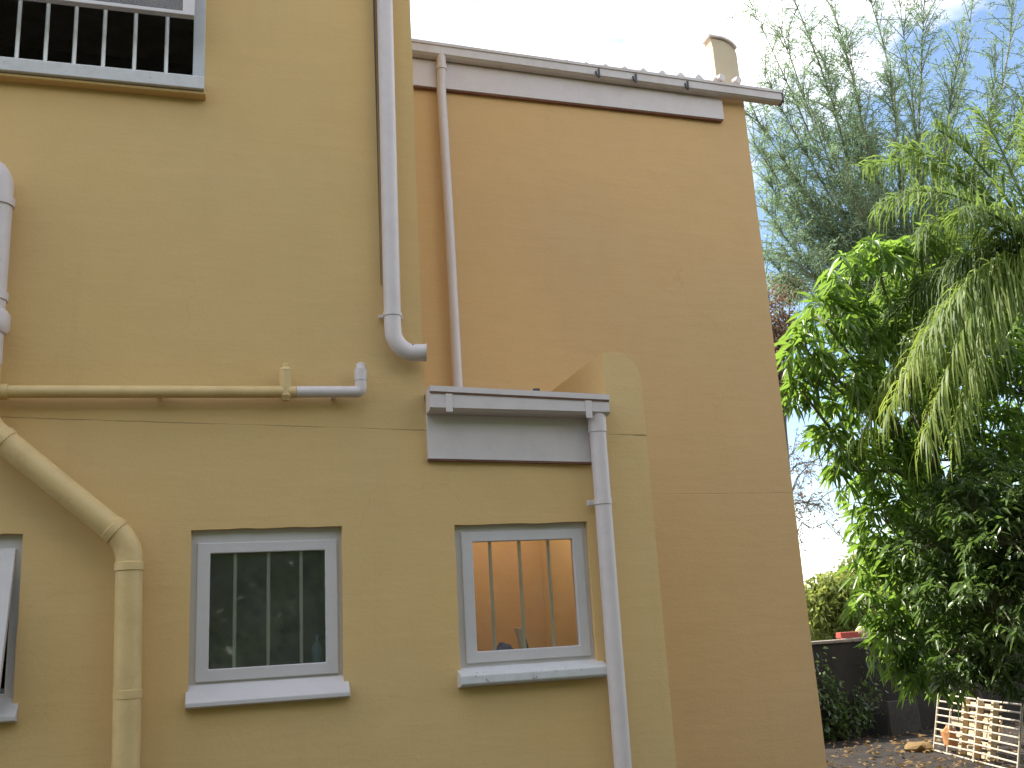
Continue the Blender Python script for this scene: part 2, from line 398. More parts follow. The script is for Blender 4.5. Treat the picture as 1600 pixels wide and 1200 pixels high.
MB().box(3.812, 3.822, .892, .969, 5.194, 5.290).build('end_cap', M['steel'], g1, bevel=.003)
for x in (3.345, 3.475):
    MB().tube([(x, .95, gz(x) + .050), (x + .012, .91, gz(x) + .050)], .027, 14).build('ferrule', M['white'], g1, smooth=40)
fz = lambda x: 5.071 - .0095 * (x - 1.17)
tag(MB().add([(.962, y, z) for y, z in ((.965, fz(.96)), (.998, fz(.96)), (.998, 5.270), (.965, 5.270))] + [(3.367, y, z) for y, z in ((.965, fz(3.36)), (.998, fz(3.36)), (.998, 5.210), (.965, 5.210))],
   [(0,1,5,4),(1,2,6,5),(2,3,7,6),(3,0,4,7),(3,2,1,0),(4,5,6,7)]).build('fascia_board', M['white'], house, bevel=.002), 'long white fascia board beneath the high gutter')
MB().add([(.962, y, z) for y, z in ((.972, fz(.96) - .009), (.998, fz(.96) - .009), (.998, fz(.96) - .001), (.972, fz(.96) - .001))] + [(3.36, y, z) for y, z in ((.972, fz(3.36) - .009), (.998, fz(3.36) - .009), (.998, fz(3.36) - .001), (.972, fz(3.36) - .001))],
   [(0,1,5,4),(1,2,6,5),(2,3,7,6),(3,0,4,7),(3,2,1,0),(4,5,6,7)]).build('fascia_shade_strip', M['brown'], house)  # thin dark strip drawn as the shade line under the high fascia
# thin downpipe on the rear wall
pts = fillet([(1.342, .928, 5.30), (1.342, .930, 5.18), (1.338, .945, 5.08), (1.350, .945, 4.2), (1.362, .945, 2.86)], .05)
d = tag(MB().tube(pts, .030).build('downpipe', M['white'], house, smooth=50), 'thin white downpipe from the high gutter to the lower gutter')
MB().tube([(1.342, .929, 5.205), (1.342, .930, 5.178)], .034).build('collar', M['white'], d, smooth=50)

# --- lower gutter, fascia and downpipe
g2 = gutter('gutter', .958, 1.868, -.13, -.032, 2.808, 2.692, 2.775, 2.676, M['white'], .030, 'short white box gutter above the small fascia board')
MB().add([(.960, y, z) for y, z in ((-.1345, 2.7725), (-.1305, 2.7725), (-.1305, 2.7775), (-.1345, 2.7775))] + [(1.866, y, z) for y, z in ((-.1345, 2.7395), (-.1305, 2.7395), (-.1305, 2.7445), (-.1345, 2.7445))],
   [(0,1,5,4),(1,2,6,5),(2,3,7,6),(3,0,4,7),(3,2,1,0),(4,5,6,7)]).build('lip_brown_line', M['brown'], g2)  # thin brown line along the gutter just below its lip
for x in (1.05, 1.755):
    z0 = 2.808 - .0363 * (x - .958)
    MB().box(x - .016, x + .016, -.137, -.129, z0 - .124, z0 - .036).build('strap', M['white'], g2, bevel=.002)
MB().box(1.485, 1.515, -.11, -.09, 2.79, 2.808).build('fixing', M['steel'], g2)
tag(MB().box(.962, 1.80, -.030, -.002, 2.475, 2.70).xf(lambda p: Vector((p.x, p.y, p.z - .028 * (p.x - 1.0) if p.z < 2.6 else p.z))).build('fascia_board', M['white'], house, bevel=.002), 'small white fascia board under the lower gutter')
MB().box(.962, 1.80, -.026, -.002, 2.467, 2.474).xf(lambda p: Vector((p.x, p.y, p.z - .028 * (p.x - 1.0)))).build('fascia_shade_strip', M['brown'], house)  # brown strip standing for the shadow gap below the small fascia
d = tag(MB().tube([(1.815, -.078, 2.69), (1.812, -.075, 1.8), (1.806, -.075, 0)], .0415, 24).build('downpipe', M['white'], house, smooth=50), 'white downpipe from the lower gutter past the window')
MB().tube([(1.815, -.078, 2.685), (1.814, -.077, 2.595), (1.814, -.077, 2.593)], [.046, .046, .042], 24).build('collar', M['white'], d, smooth=50)
MB().box(1.745, 1.875, -.045, -.030, 2.235, 2.262).build('clip', M['white'], d, bevel=.004)
MB().tube([(1.812, -.076, 2.235), (1.812, -.076, 2.262)], .046, 24).build('clip', M['white'], d, smooth=50)

# --- white downpipe with a shoe at the bottom
pts = [(.815, -.062, 6.3), (.803, -.062, 3.14)] + [(.803 + .105 * (1 - math.cos(a)), -.062 - .01 * a, 3.10 - .118 * math.sin(a)) for a in [k * .155 for k in range(1, 10)]] + [(.958, -.085, 2.984)]
d = tag(MB().tube(pts, [.0415] * (len(pts)), 24, (True, False)).build('downpipe', M['white'], house, smooth=50, fixn=False), 'white downpipe ending in an open curved shoe')
e = Vector(pts[-1]); e0 = Vector(pts[-3])
dr = (e - e0).normalized()
MB().tube([e0, e - dr * .001], .0385, 24, (True, False)).build('shoe_mouth', M['dark'], d, smooth=50, fixn=False)
MB().tube([e - dr * .006, e], .0435, 24, (False, False)).build('collar', M['gutter'], d, smooth=50, fixn=False)
MB().box(.742, .862, -.03, -.012, 3.170, 3.186).build('clip', M['white'], d, bevel=.003)
MB().tube([(.803, -.062, 3.168), (.803, -.062, 3.188)], .0455, 24).build('clip', M['white'], d, smooth=50)
MB().box(.754, .761, -.060, -.002, 3.35, 6.3).xf(lambda p: Vector((p.x + (.0065 if p.z < 4 and p.x < .757 else 0), p.y + (.05 if p.z < 4 and p.y < -.03 else 0), p.z))).build('gap_shade_strip', M['steel'], d)  # dark tapered strip drawn as the shadow in the gap beside the pipe

# --- soil stack
pts = fillet([(-1.7, -.10, 3.80), (-.945, -.095, 3.79), (-.945, -.092, 3.60)], .10) + [(-.943, -.092, 2.88)]
d = tag(MB().tube(pts, .056, 24).build('soil_pipe', M['white'], house, smooth=50), 'white upper soil stack with a bend at the top')
for z in (3.625, 3.185):
    MB().tube([(-.944, -.092, z - .018), (-.944, -.092, z + .018)], .064, 24).build('collar', M['white'], d, smooth=40)
MB().tube([(-.944, -.092, 3.02), (-.944, -.092, 3.04), (-.944, -.092, 3.10), (-.944, -.092, 3.12)], [.066, .078, .078, .066], 24).build('access_cap', M['white'], d, smooth=40)
pts = [(-.943, -.092, 2.879)] + fillet([(-.943, -.092, 2.86), (-.943, -.090, 2.625), (-.350, -.090, 2.112), (-.333, -.090, 1.3)], .075)[1:] + [(-.325, -.09, 0)]
d = tag(MB().tube(pts, .0545, 28).build('soil_pipe', M['ochre_pipe'], house, smooth=50), 'ochre painted soil pipe dropping diagonally then straight down')
dv = (Vector((-.350, 0, 2.112)) - Vector((-.943, 0, 2.625))).normalized()
def collar(c, ax, r=.059, hl=.02):
    c = Vector(c); ax = Vector(ax); MB().tube([c - ax * hl, c - ax * (hl - .004), c + ax * (hl - .004), c + ax * hl], [r - .006, r, r, r - .006], 28).build('collar', M['ochre_pipe'], d, smooth=40)
collar((-.860, -.09, 2.553), dv); collar((-.412, -.09, 2.166), dv); collar((-.348, -.09, 2.012), (0, 0, 1)); collar((-.336, -.09, 1.497), (0, 0, 1), .057)

# --- small waste pipe
d = tag(MB().tube([(-.91, -.07, 2.768), (.30, -.07, 2.783), (.345, -.07, 2.784)], .0275, 20).build('waste_pipe', M['ochre_pipe'], house, smooth=50), 'thin ochre waste pipe running level across the wall')
MB().tube([(.297, -.07, 2.762), (.297, -.07, 2.885)], .0285, 20).build('tee_branch', M['ochre_pipe'], d, smooth=50)
MB().tube([(.297, -.07, 2.885), (.297, -.07, 2.893), (.297, -.07, 2.900), (.297, -.07, 2.914), (.297, -.07, 2.918)], [.030, .026, .018, .018, .012], 14).build('cap', M['ochre_pipe'], d, smooth=40)
MB().tube([(.297, -.07, 2.762), (.297, -.07, 2.752), (.297, -.07, 2.742)], [.028, .020, .016], 14).build('cap', M['ochre_pipe'], d, smooth=40)
MB().tube([(-.905, -.072, 2.768), (-.86, -.071, 2.768)], .034, 20).build('collar', M['ochre_pipe'], d, smooth=40)
pts = [(.346, -.07, 2.7842)] + fillet([(.36, -.07, 2.784), (.643, -.07, 2.789), (.643, -.07, 2.90)], .022)[1:]
d = tag(MB().tube(pts, .027, 20).build('waste_pipe', M['white'], house, smooth=50), 'short white waste pipe turning up at its end')
MB().tube([(.643, -.07, 2.842), (.643, -.07, 2.898)], .0295, 20).build('collar', M['white'], d, smooth=40)
MB().tube([(.643, -.07, 2.900), (.643, -.07, 2.907), (.643, -.07, 2.926), (.643, -.07, 2.93)], [.024, .021, .021, .014], 14).build('cap', M['white'], d, smooth=40)
for x in (-.25, .52): MB().box(x - .010, x + .010, -.05, -.002, 2.765, 2.80).build('clip', M['ochre_pipe'] if x < 0 else M['white'], d, bevel=.003)

# --- windows
def small_window(op, gl, bars, label, sill_style, open_deg=0.):
    x0, x1, z0, z1 = op; gx0, gx1, gz0, gz1 = gl; sw = .055
    wnd = tag(MB().ring(x0 - .006, x1 + .006, 1.50, z1 + .006, gx0 - sw + .012, gx1 + sw - .012, gz0 - .045, gz1 + .040, .034, .085).build('window', M['frame'], house, bevel=.003), label)
    ox0, ox1, oz0, oz1 = gx0 - sw, gx1 + sw, gz0 - .052, gz1 + .047
    hinge = Vector((0, .030, oz1))
    def rot(p):
        if not open_deg: return p
        a = R(open_deg); q = p - hinge
        return Vector((p.x, hinge.y + q.y * math.cos(a) + q.z * math.sin(a), hinge.z - q.y * math.sin(a) + q.z * math.cos(a)))
    MB().ring(ox0, ox1, oz0, oz1, gx0, gx1, gz0, gz1, .022, .058).xf(rot).build('sash', M['frame'], wnd, bevel=.004)
    MB().box(gx0 - .004, gx1 + .004, .040, .044, gz0 - .004, gz1 + .004).xf(rot).build('pane', M['glass'], wnd)
    for bx in bars: MB().tube([(bx, .070, gz0 - .03), (bx, .070, gz1 + .03)], .0085, 10).build('security_bar', M['bar'], wnd, smooth=50)
    if sill_style == 0: prof = [(.06, 1.515), (.03, 1.512), (-.040, 1.452), (-.048, 1.442), (-.048, 1.424), (-.02, 1.416), (.06, 1.416)]; e = .010; mt_ = M['frame']
    else: prof = [(.06, 1.512), (.03, 1.508), (-.055, 1.482), (-.064, 1.474), (-.066, 1.440), (-.058, 1.430), (.06, 1.412)]; e = .016; mt_ = M['white_old']
    MB().prism_x(prof, x0 - e, x1 + e + .012).build('sill', mt_, wnd, bevel=.003)
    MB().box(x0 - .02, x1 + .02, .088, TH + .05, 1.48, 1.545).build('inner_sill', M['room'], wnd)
    return wnd
small_window(OPEN[1], (-.022, .478, 1.573, 2.066), (.085, .230, .374), 'small barred window with dark interior between the pipes', 0)
small_window(OPEN[2], (1.172, 1.678, 1.577, 2.082), (1.268, 1.416, 1.564), 'small barred window with warm interior and chipped sill', 1)
small_window(OPEN[0], (-1.385, -.860, 1.573, 2.066), (-1.28, -1.13, -.98), 'small window with its white sash pushed open', 0, 17)
# upper window
x0, x1, z0, z1 = OPEN[3]
wnd = tag(MB().ring(x0 - .004, x1 + .004, z0 - .004, z1 + .004, x0 + .05, x1 - .052, 4.372, z1 - .05, -.006, .07).build('window', M['grey_trim'], house, bevel=.003), 'wide upper window with vertical bars and open top sash')
MB().prism_x([(.06, 4.385), (-.004, 4.380), (-.070, 4.364), (-.077, 4.356), (-.077, 4.292), (.0, 4.291), (.06, 4.291)], x0 - .02, x1 + .006).build('sill', M['white_old'], wnd, bevel=.003)
MB().box(x0 - .02, x1 + .014, -.058, .05, 4.272, 4.290).build('sill_underside', M['wall'], wnd, bevel=.008)
for bx in (-1.70, -1.575, -1.45, -1.325, -1.195, -1.068, -.940, -.816, -.690, -.560, -.419, -.272):
    MB().tube([(bx, .020, 4.372), (bx, .020, 5.39)], .0095, 10).build('security_bar', M['bar'], wnd, smooth=50)
hz, hy = 5.40, -.005
def rot(p):
    a = R(9); q = p - Vector((0, hy, hz)); return Vector((p.x, hy + q.y * math.cos(a) + q.z * math.sin(a), hz - q.y * math.sin(a) + q.z * math.cos(a)))
MB().ring(x0 + .03, x1 - .045, 4.618, hz, x0 + .085, x1 - .100, 4.640, hz - .05, -.040, -.008).xf(rot).build('sash', M['frame'], wnd, bevel=.003)
MB().box(x0 + .08, x1 - .096, -.028, -.024, 4.638, hz - .048).xf(rot).build('pane', M['glass'], wnd)

# --- lamp added to brighten the room behind the second window
lf = MB().tube([(1.45, .40, 2.76), (1.45, .40, 2.66), (1.45, .40, 2.655)], [.045, .045, .02], 16).build('added_lamp', M['white'], house, smooth=40)
mt, t, p = new_mat('added_bulb_glow'); p.inputs['Emission Color'].default_value = (1, .86, .66, 1); p.inputs['Emission Strength'].default_value = 6
MB().tube([(1.45, .40, 2.655), (1.45, .40, 2.63), (1.45, .40, 2.59), (1.45, .40, 2.575)], [.015, .03, .03, .01], 14).build('added_bulb', mt, lf, smooth=60)
pl_ = bpy.data.lights.new('added_light', 'POINT'); pl_.energy = 2.8; pl_.shadow_soft_size = .04; pl_.color = (1, .94, .88)
plo = bpy.data.objects.new('added_light', pl_); col.objects.link(plo); plo.location = (1.45, .40, 2.53)

# --- things on the inner sills
prof = [(0, .0), (.022, .0), (.024, .01), (.024, .085), (.018, .105), (.009, .115), (.009, .13), (.012, .131), (.012, .148), (0, .149)]
bt = thing('bottle', 'blue plastic bottle behind the glass of the dark barred window', 'bottle', (.455, .20, 1.546))
def lathe(prof, c, n=20):
    mb = MB(); V = []; F = []
    for r, z in prof:
        for j in range(n): V.append((c[0] + r * math.cos(2*math.pi*j/n), c[1] + r * math.sin(2*math.pi*j/n), c[2] + z))
    k = len(prof)
    F = [(i*n+j, i*n+(j+1) % n, (i+1)*n+(j+1) % n, (i+1)*n+j) for i in range(k-1) for j in range(n)]
    return mb.add(V, F)
lathe([(r + .0005, z) for r, z in prof[:7]], (.455, .20, 1.546)).build('body', M['paleblue'], bt, smooth=40)
lathe([(r + .0005, z) for r, z in prof[6:]], (.455, .20, 1.546)).build('cap', M['blue'], bt, smooth=40)
cv = []; cf = []; nn = 14
for i in range(nn + 1):
    for j in range(nn + 1):
        a, b = i / nn, j / nn; e = math.sin(math.pi * min(max(a, .0), 1)) * math.sin(math.pi * b)
        cv.append((1.30 + .115 * a, .135 + .1 * b, 1.5465 + e ** .6 * (.035 + .055 * (1 - a) ** 1.5 + .03 * mnoise.noise(Vector((a * 5, b * 5, 2))))))
cf = [(i*(nn+1)+j, i*(nn+1)+j+1, (i+1)*(nn+1)+j+1, (i+1)*(nn+1)+j) for i in range(nn) for j in range(nn)]
tag(MB().add(cv, cf).build('cloth', M['cloth'], smooth=60), 'crumpled dark blue cloth inside the warm-lit barred window', 'cloth')
br = thing('scrubbing_brush', 'pale upright brush leaning inside the warm-lit barred window', 'brush', (1.44, .16, 1.546))
tl = lambda p: Vector((p.x - .35 * (p.z - 1.546) * .6, p.y, p.z))
MB().box(1.428, 1.452, .14, .185, 1.547, 1.675).xf(tl).build('handle', M['white'], br, bevel=.006)
MB().box(1.453, 1.466, .145, .18, 1.550, 1.660).xf(tl).build('bristles', M['steel'], br, bevel=.003)

# ------------------------------------------------------------------ plants
def kite(P, D, S, Lg, W, droop, fold=.15):
    P = np.asarray(P); n = len(P); up = np.cross(S, D)
    a = P; mid = P + D * (Lg * .45)[:, None]
    l = mid + S * (W * .5)[:, None] + up * (W * fold)[:, None]; r = mid - S * (W * .5)[:, None] + up * (W * fold)[:, None]
    tip = P + D * Lg[:, None]; tip[:, 2] -= droop * Lg; 
    V = np.stack([a, l, tip, r], 1).reshape(-1, 3)
    F = np.arange(n * 4).reshape(n, 4)
    return V, np.concatenate([F[:, [0, 1, 2]], F[:, [0, 2, 3]]])
def raw_mesh(name, V, F, mat, parent=None, kind=None):
    me = bpy.data.meshes.new(name); V = np.asarray(V, np.float32); F = np.asarray(F, np.int32); k = F.shape[1]
    me.vertices.add(len(V)); me.vertices.foreach_set('co', V.ravel())
    me.loops.add(F.size); me.loops.foreach_set('vertex_index', F.ravel())
    me.polygons.add(len(F)); me.polygons.foreach_set('loop_start', np.arange(len(F), dtype=np.int32) * k)
    me.update(calc_edges=True); me.validate(); me.materials.append(mat)
    o = bpy.data.objects.new(name, me); col.objects.link(o)
    if parent: attach(o, parent)
    return tag(o, kind=kind)
def unit(a): return a / np.maximum(np.linalg.norm(a, axis=-1, keepdims=True), 1e-9)
def side_of(D, r=None):
    r = rng.normal(size=D.shape) if r is None else r
    return unit(np.cross(D, r))

# one long curved leaf, shared by every leaf part
def leaf_mesh(name, Lg, W, bend, mat):
    ss = [0, .18, .42, .68, .88, 1]; ws = [.12, .7, 1, .8, .42, .02]; V = []; F = []
    for s, w_ in zip(ss, ws):
        z = -bend * s * s * Lg
        V += [(-w_ * W / 2, s * Lg, z + .10 * w_ * W), (0, s * Lg, z), (w_ * W / 2, s * Lg, z + .10 * w_ * W)]
    for i in range(5): F += [(3*i, 3*i+1, 3*i+4, 3*i+3), (3*i+1, 3*i+2, 3*i+5, 3*i+4)]
    me = bpy.data.meshes.new(name); me.from_pydata(V, [], F); me.polygons.foreach_set('use_smooth', [True] * len(F)); me.materials.append(mat); return me

def px(u, v, t, rpx): return (np.array(at(u, v, t)), rpx / FPX * t)

def leafy_tree(name, label, cat, base, trunk_pts, blobs, tips_per_m2, leaf, mat, nparts, Lr, Wr, per, whorl_droop, seed, spread=1.0, bark='bark', trunk_r=.09):
    global rng
    rng = np.random.default_rng(seed)
    tr = thing(name, label, cat, base)
    MB().tube(trunk_pts, [trunk_r * (1 - .6 * i / (len(trunk_pts) - 1)) for i in range(len(trunk_pts))], 12).build('trunk', M[bark], tr, smooth=60)
    top = Vector(trunk_pts[-1]); lb = MB(); P = []; Dn = []
    for c, r in blobs:
        cc = Vector(c); start = Vector(trunk_pts[max(1, len(trunk_pts) - 1 - int(rng.integers(0, 2)))])
        midp = (start + cc) / 2 + Vector((0, 0, .15))
        lb.tube([start, midp, cc], [.035, .025, .012], 6)
        k = max(6, int(tips_per_m2 * r * r)); d = unit(rng.normal(size=(k, 3))); d[:, 2] = np.where(d[:, 2] < -.45, -d[:, 2], d[:, 2])
        rad = r * rng.uniform(.45, 1.08, k) ** .6 * (1 + .25 * rng.normal(size=k) * .5)
        pp = c + d * rad[:, None] * np.array([1, 1, 1.0]); P.append(pp); Dn.append(d)
        for q in pp[::4]: lb.tube([cc, (cc + Vector(q)) / 2 + Vector((0, 0, .05)), Vector(q)], [.010, .007, .004], 4)
    lb.build('limbs', M['twig'], tr, smooth=60, fixn=False)
    P = np.concatenate(P); Dn = np.concatenate(Dn)
    k = len(P); idx = np.repeat(np.arange(k), per)
    az = rng.uniform(0, 2*np.pi, len(idx)); dz = rng.uniform(-1.0, .15, len(idx)) * whorl_droop
    D = np.stack([np.cos(az), np.sin(az), dz], 1); D = unit(D * np.array([spread, spread, 1]) + Dn[idx] * .35)
    base_p = P[idx] + D * .01 + rng.normal(size=(len(idx), 3)) * .02
    Lg = rng.uniform(*Lr, len(idx)); W = rng.uniform(*Wr, len(idx))
    S = unit(np.cross(D, np.array([0, 0, 1.]) + rng.normal(size=D.shape) * .35))
    camv = np.array(CAM)
    # leaves that face the viewer on the outside of the crown become single parts
    toward = ((unit(camv - P[idx]) * Dn[idx]).sum(1)) + rng.uniform(-.3, .3, len(idx))
    order = np.argsort(-toward); sel = np.zeros(len(idx), bool); sel[rng.permutation(order[:nparts * 5])[:nparts]] = True
    if nparts:
        lm = leaf_mesh('leaf', 1, .26, .32, mat)
        for i in np.nonzero(sel)[0]:
            o = bpy.data.objects.new('leaf', lm); col.objects.link(o)
            y = Vector(D[i]); x = Vector(S[i]); z = x.cross(y)
            mm = Matrix((x * (W[i] / .26), y * Lg[i], z * Lg[i])).transposed().to_4x4(); mm.translation = Vector(base_p[i])
            o.parent = tr; o.matrix_parent_inverse = Matrix.Translation(-Vector(base)); o.matrix_basis = mm
    ns = ~sel
    V, F = kite(base_p[ns], D[ns], S[ns], Lg[ns], W[ns], rng.uniform(.15, .5, ns.sum()))
    raw_mesh('foliage', V, F, mat, tr, 'stuff')
    return tr

B = lambda *a: px(*a)
blobs = [B(1440,405,9.6,50), B(1370,412,9.6,40), B(1330,450,9.5,42), B(1290,505,9.4,42), B(1262,550,9.4,36), B(1256,615,9.6,32), B(1300,600,9.6,55), B(1350,540,9.9,75), B(1440,500,10.1,80),
         B(1350,640,10,60), B(1302,690,9.7,36), B(1332,735,9.7,38), B(1420,640,10.3,80), B(1390,740,10.1,62), B(1388,820,9.9,55), B(1372,880,9.8,38), B(1410,930,9.8,60), B(1355,950,9.6,28),
         B(1415,1000,9.7,48), B(1430,1040,9.6,32), B(1445,1068,9.6,26), B(1500,1068,9.8,30), B(1385,1015,9.6,26), B(1470,860,10.3,85), B(1480,1000,10.1,60), B(1520,560,10.6,95), B(1600,500,10.8,95), B(1600,620,10.6,90), B(1500,720,10.5,85), B(1590,740,10.6,80), B(1560,850,10.4,90), B(1560,980,10.3,80), B(1480,930,10.4,80)]
tb0 = on_ground(1538, 1163)
base = Vector((tb0.x, tb0.y, 0))
tp = [base, at(1530, 1110, 12.3), at(1518, 1070, 11.8), at(1490, 960, 10.9), at(1470, 780, 10.4)]
leafy_tree('broadleaf_tree', 'broadleaf tree with long drooping glossy leaves beside the ochre house corner', 'tree', base, tp, blobs, 300, None, M['mango'], 285, (.13, .23), (.028, .046), 9, 1.0, 11, .55, 'darkbark', .10)
blobs = [B(1520,800,8.8,58), B(1570,850,8.6,70), B(1485,790,9.1,45), B(1560,950,8.6,70), B(1485,930,9.0,60), B(1620,800,8.6,55), B(1620,930,8.6,80), B(1500,1020,9.0,48), B(1575,1030,8.8,45), B(1680,840,8.8,90), B(1540,740,9.2,42), B(1440,860,9.2,40), B(1545,1065,8.9,38), B(1610,1070,8.9,45), B(1490,1055,9.0,32)]
base = Vector((7.75, 3.15, 0))
tp = [base, base + Vector((.03, .0, .8)), base + Vector((-.05, 0, 1.6)), base + Vector((0, .03, 2.2))]
leafy_tree('leafy_shrub', 'dense dark shrub with small leaves below the palm trunk', 'shrub', base, tp, blobs, 520, None, M['shrub'], 285, (.07, .13), (.026, .042), 10, .9, 12, .8, 'darkbark', .06)

# --- feathery tree behind
rng = np.random.default_rng(21)
base = Vector((10.2, 9.3, 0)); ft = thing('feathery_tree', 'tall airy tree with fine feathery leaves on upswept branches against the sky', 'tree', base)
fork = Vector(at(1440, 560, 16.5)); MB().tube([base, base.lerp(fork, .5) + Vector((.1, 0, 0)), fork], [.20, .16, .12], 12).build('trunk', M['bark'], ft, smooth=60)
LP, LD = [], []
def whip(p0, p1, sag, r0, twigs, tw_len, leaf_n, dens=1.0):
    p0, p1 = Vector(p0), Vector(p1); nseg = 9; pts = []
    ctrl = (p0 + p1) / 2 + sag
    wob = Vector(rng.normal(size=3) * .06)
    for i in range(nseg + 1):
        s = i / nseg; q = p0 * (1-s)**2 + ctrl * 2*s*(1-s) + p1 * s*s + wob * math.sin(s * 7)
        pts.append(q)
    mb = MB().tube(pts, [max(.006, r0 * (1 - .88 * i / nseg)) for i in range(nseg + 1)], 6)
    lenw = (p1 - p0).length
    for k in range(int(twigs * dens)):
        s = rng.uniform(.15, 1.0); i = min(int(s * nseg), nseg - 1); q = pts[i].lerp(pts[i+1], s * nseg - i)
        tdir = (pts[i+1] - pts[i]).normalized(); d = (tdir * rng.uniform(.4, 1.0) + Vector(rng.normal(size=3)) * .65 + Vector((0, 0, .15))).normalized()
        tl_ = tw_len * rng.uniform(.4, 1.15) * (1.05 - .45 * s); e = q + d * tl_
        e2 = q.lerp(e, .55) + Vector((0, 0, .06 * tl_)) 
        mb.tube([q, e2, e], [.008, .006, .003], 3, (False, False))
        ts = rng.uniform(.1, 1, leaf_n); a = np.array(q); b = np.array(e2); c_ = np.array(e)
        pp = a * ((1-ts)**2)[:, None] + b * (2*ts*(1-ts))[:, None] + c_ * (ts**2)[:, None]
        LP.append(pp + rng.normal(size=pp.shape) * .02); LD.append(unit(np.array(d) * .6 + rng.normal(size=pp.shape) * .7 - np.array([0, 0, .15])))
    mb.build('branch', M['twig'], ft, smooth=60, fixn=False)
T = 16.5
targets = [(1168,-10,16.8),(1190,110,16.2),(1215,40,16.0),(1180,230,16.0),(1195,330,15.8),(1230,395,15.6),(1290,-40,17),(1260,150,16.5),(1320,60,16),(1350,-60,17.5),(1400,-30,16.6),(1390,120,15.8),(1448,-60,17),(1500,60,16),(1530,-70,17.4),(1560,90,16.2),(1595,-60,17),(1640,40,16.5),(1240,280,16.8),(1300,240,15.6),(1470,200,15.6),(1350,200,17.2),(1610,200,17.5), (1430,260,17.5),(1172,170,16.4),(1196,285,16.6),(1180,385,16.2),(1250,330,16.2),(1280,80,16.8),(1235,-30,16.6),(1205,200,17.2),(1310,150,17.4)]
for (u, v, tt) in targets:
    o = fork + Vector(rng.normal(size=3) * .12) + (Vector(at(u, v, tt)) - fork) * rng.uniform(.02, .12)
    whip(o, at(u, v, tt), Vector((0, 0, -.25)) if u < 1300 else Vector((rng.normal() * .1, 0, -.1)), rng.uniform(.02, .045), 105, 1.0, 28)
LP = np.concatenate(LP); LD = np.concatenate(LD); k = len(LP)
V, F = kite(LP, LD, side_of(LD), rng.uniform(.05, .11, k), rng.uniform(.010, .020, k), rng.uniform(0, .3, k))
raw_mesh('foliage', V, F, M['feather'], ft, 'stuff')

# --- palm
rng = np.random.default_rng(5)
_p = at(1580, 660, 8.35); pbase = Vector((_p.x + .05, _p.y, 0))
pt = thing('palm_tree', 'palm tree with brown fibrous trunk and arching feather fronds above the shrub', 'palm', pbase)
crown = Vector(at(1640, 420, 8.6)); ptop = crown
tpts = [pbase.lerp(ptop, i / 14) for i in range(15)]
MB().tube(tpts, [.16 + (.02 if i % 2 else 0) + .02 * (i / 14) for i in range(15)], 14).build('trunk', M['palmbark'], pt, smooth=60)
# old leaf bases hanging off the trunk
for i in range(70):
    s = rng.uniform(.25, .99); c = pbase.lerp(ptop, s); a = rng.uniform(0, 2*math.pi); o = Vector((math.cos(a), math.sin(a), 0))
    MB().tube([c + o * .14, c + o * .22 + Vector((0, 0, -.10)), c + o * .20 + Vector((0, 0, -.38 - .2 * rng.random()))], [.028, .02, .006], 5).build('leaf_base', M['palmbark'], pt, smooth=60, fixn=False)
def frond(p0, p1, lift, n, leafL, mat, droop, seed, drop=0.):
    r = np.random.default_rng(seed)
    p0, p1 = Vector(p0), Vector(p1); ctrl = (p0 + p1) / 2 + Vector((0, 0, lift)); nseg = 16; pts = []
    for i in range(nseg + 1):
        s = i / nseg; pts.append(p0 * (1-s)**2 + ctrl * 2*s*(1-s) + p1 * s*s)
    fo = MB().tube(pts, [.018 * (1 - .85 * i / nseg) + .002 for i in range(nseg + 1)], 6).build('frond', mat, pt, smooth=60, fixn=False)
    V, F = [], []
    for k in range(n):
        s = .10 + .90 * (k + r.uniform(-.3, .3)) / n; s = min(max(s, .05), .995); i = min(int(s * nseg), nseg - 1)
        q = pts[i].lerp(pts[i+1], s * nseg - i); t_ = (pts[i+1] - pts[i]).normalized(); sd = t_.cross(Vector((0, 0, 1))).normalized(); up = sd.cross(t_)
        for sg in (-1, 1):
            ln = leafL * (.55 + .45 * math.sin(math.pi * (.15 + .8 * s))) * r.uniform(.8, 1.15)
            d = (sd * sg * r.uniform(.5, 1.0) + t_ * r.uniform(.3, .95) + up * r.uniform(-.3, .5) + Vector(r.normal(size=3)) * .12).normalized(); dr_ = droop * r.uniform(.5, 1.35)
            a = q; b = q + d * ln * .4 + Vector((0, 0, -dr_ * .10 * ln)); c = q + d * ln * (.62) + Vector((0, 0, -dr_ * .38 * ln)); e = q + d * ln * .70 + Vector((0, 0, -dr_ * .80 * ln))
            wv = d.cross(Vector((0, 0, 1)) + Vector(r.normal(size=3)) * .3).normalized(); w_ = .0075 * r.uniform(.7, 1.3)
            nn_ = len(V); V += [a + wv*w_*.4, a - wv*w_*.4, b + wv*w_, b - wv*w_, c + wv*w_*.8, c - wv*w_*.8, e + wv*w_*.08, e - wv*w_*.08]
            F += [(nn_, nn_+1, nn_+3, nn_+2), (nn_+2, nn_+3, nn_+5, nn_+4), (nn_+4, nn_+5, nn_+7, nn_+6)]
    raw_mesh('leaflets', [tuple(x) for x in V], F, mat, fo, 'stuff')
    return fo
A = lambda u, v, t_: at(u, v, t_)
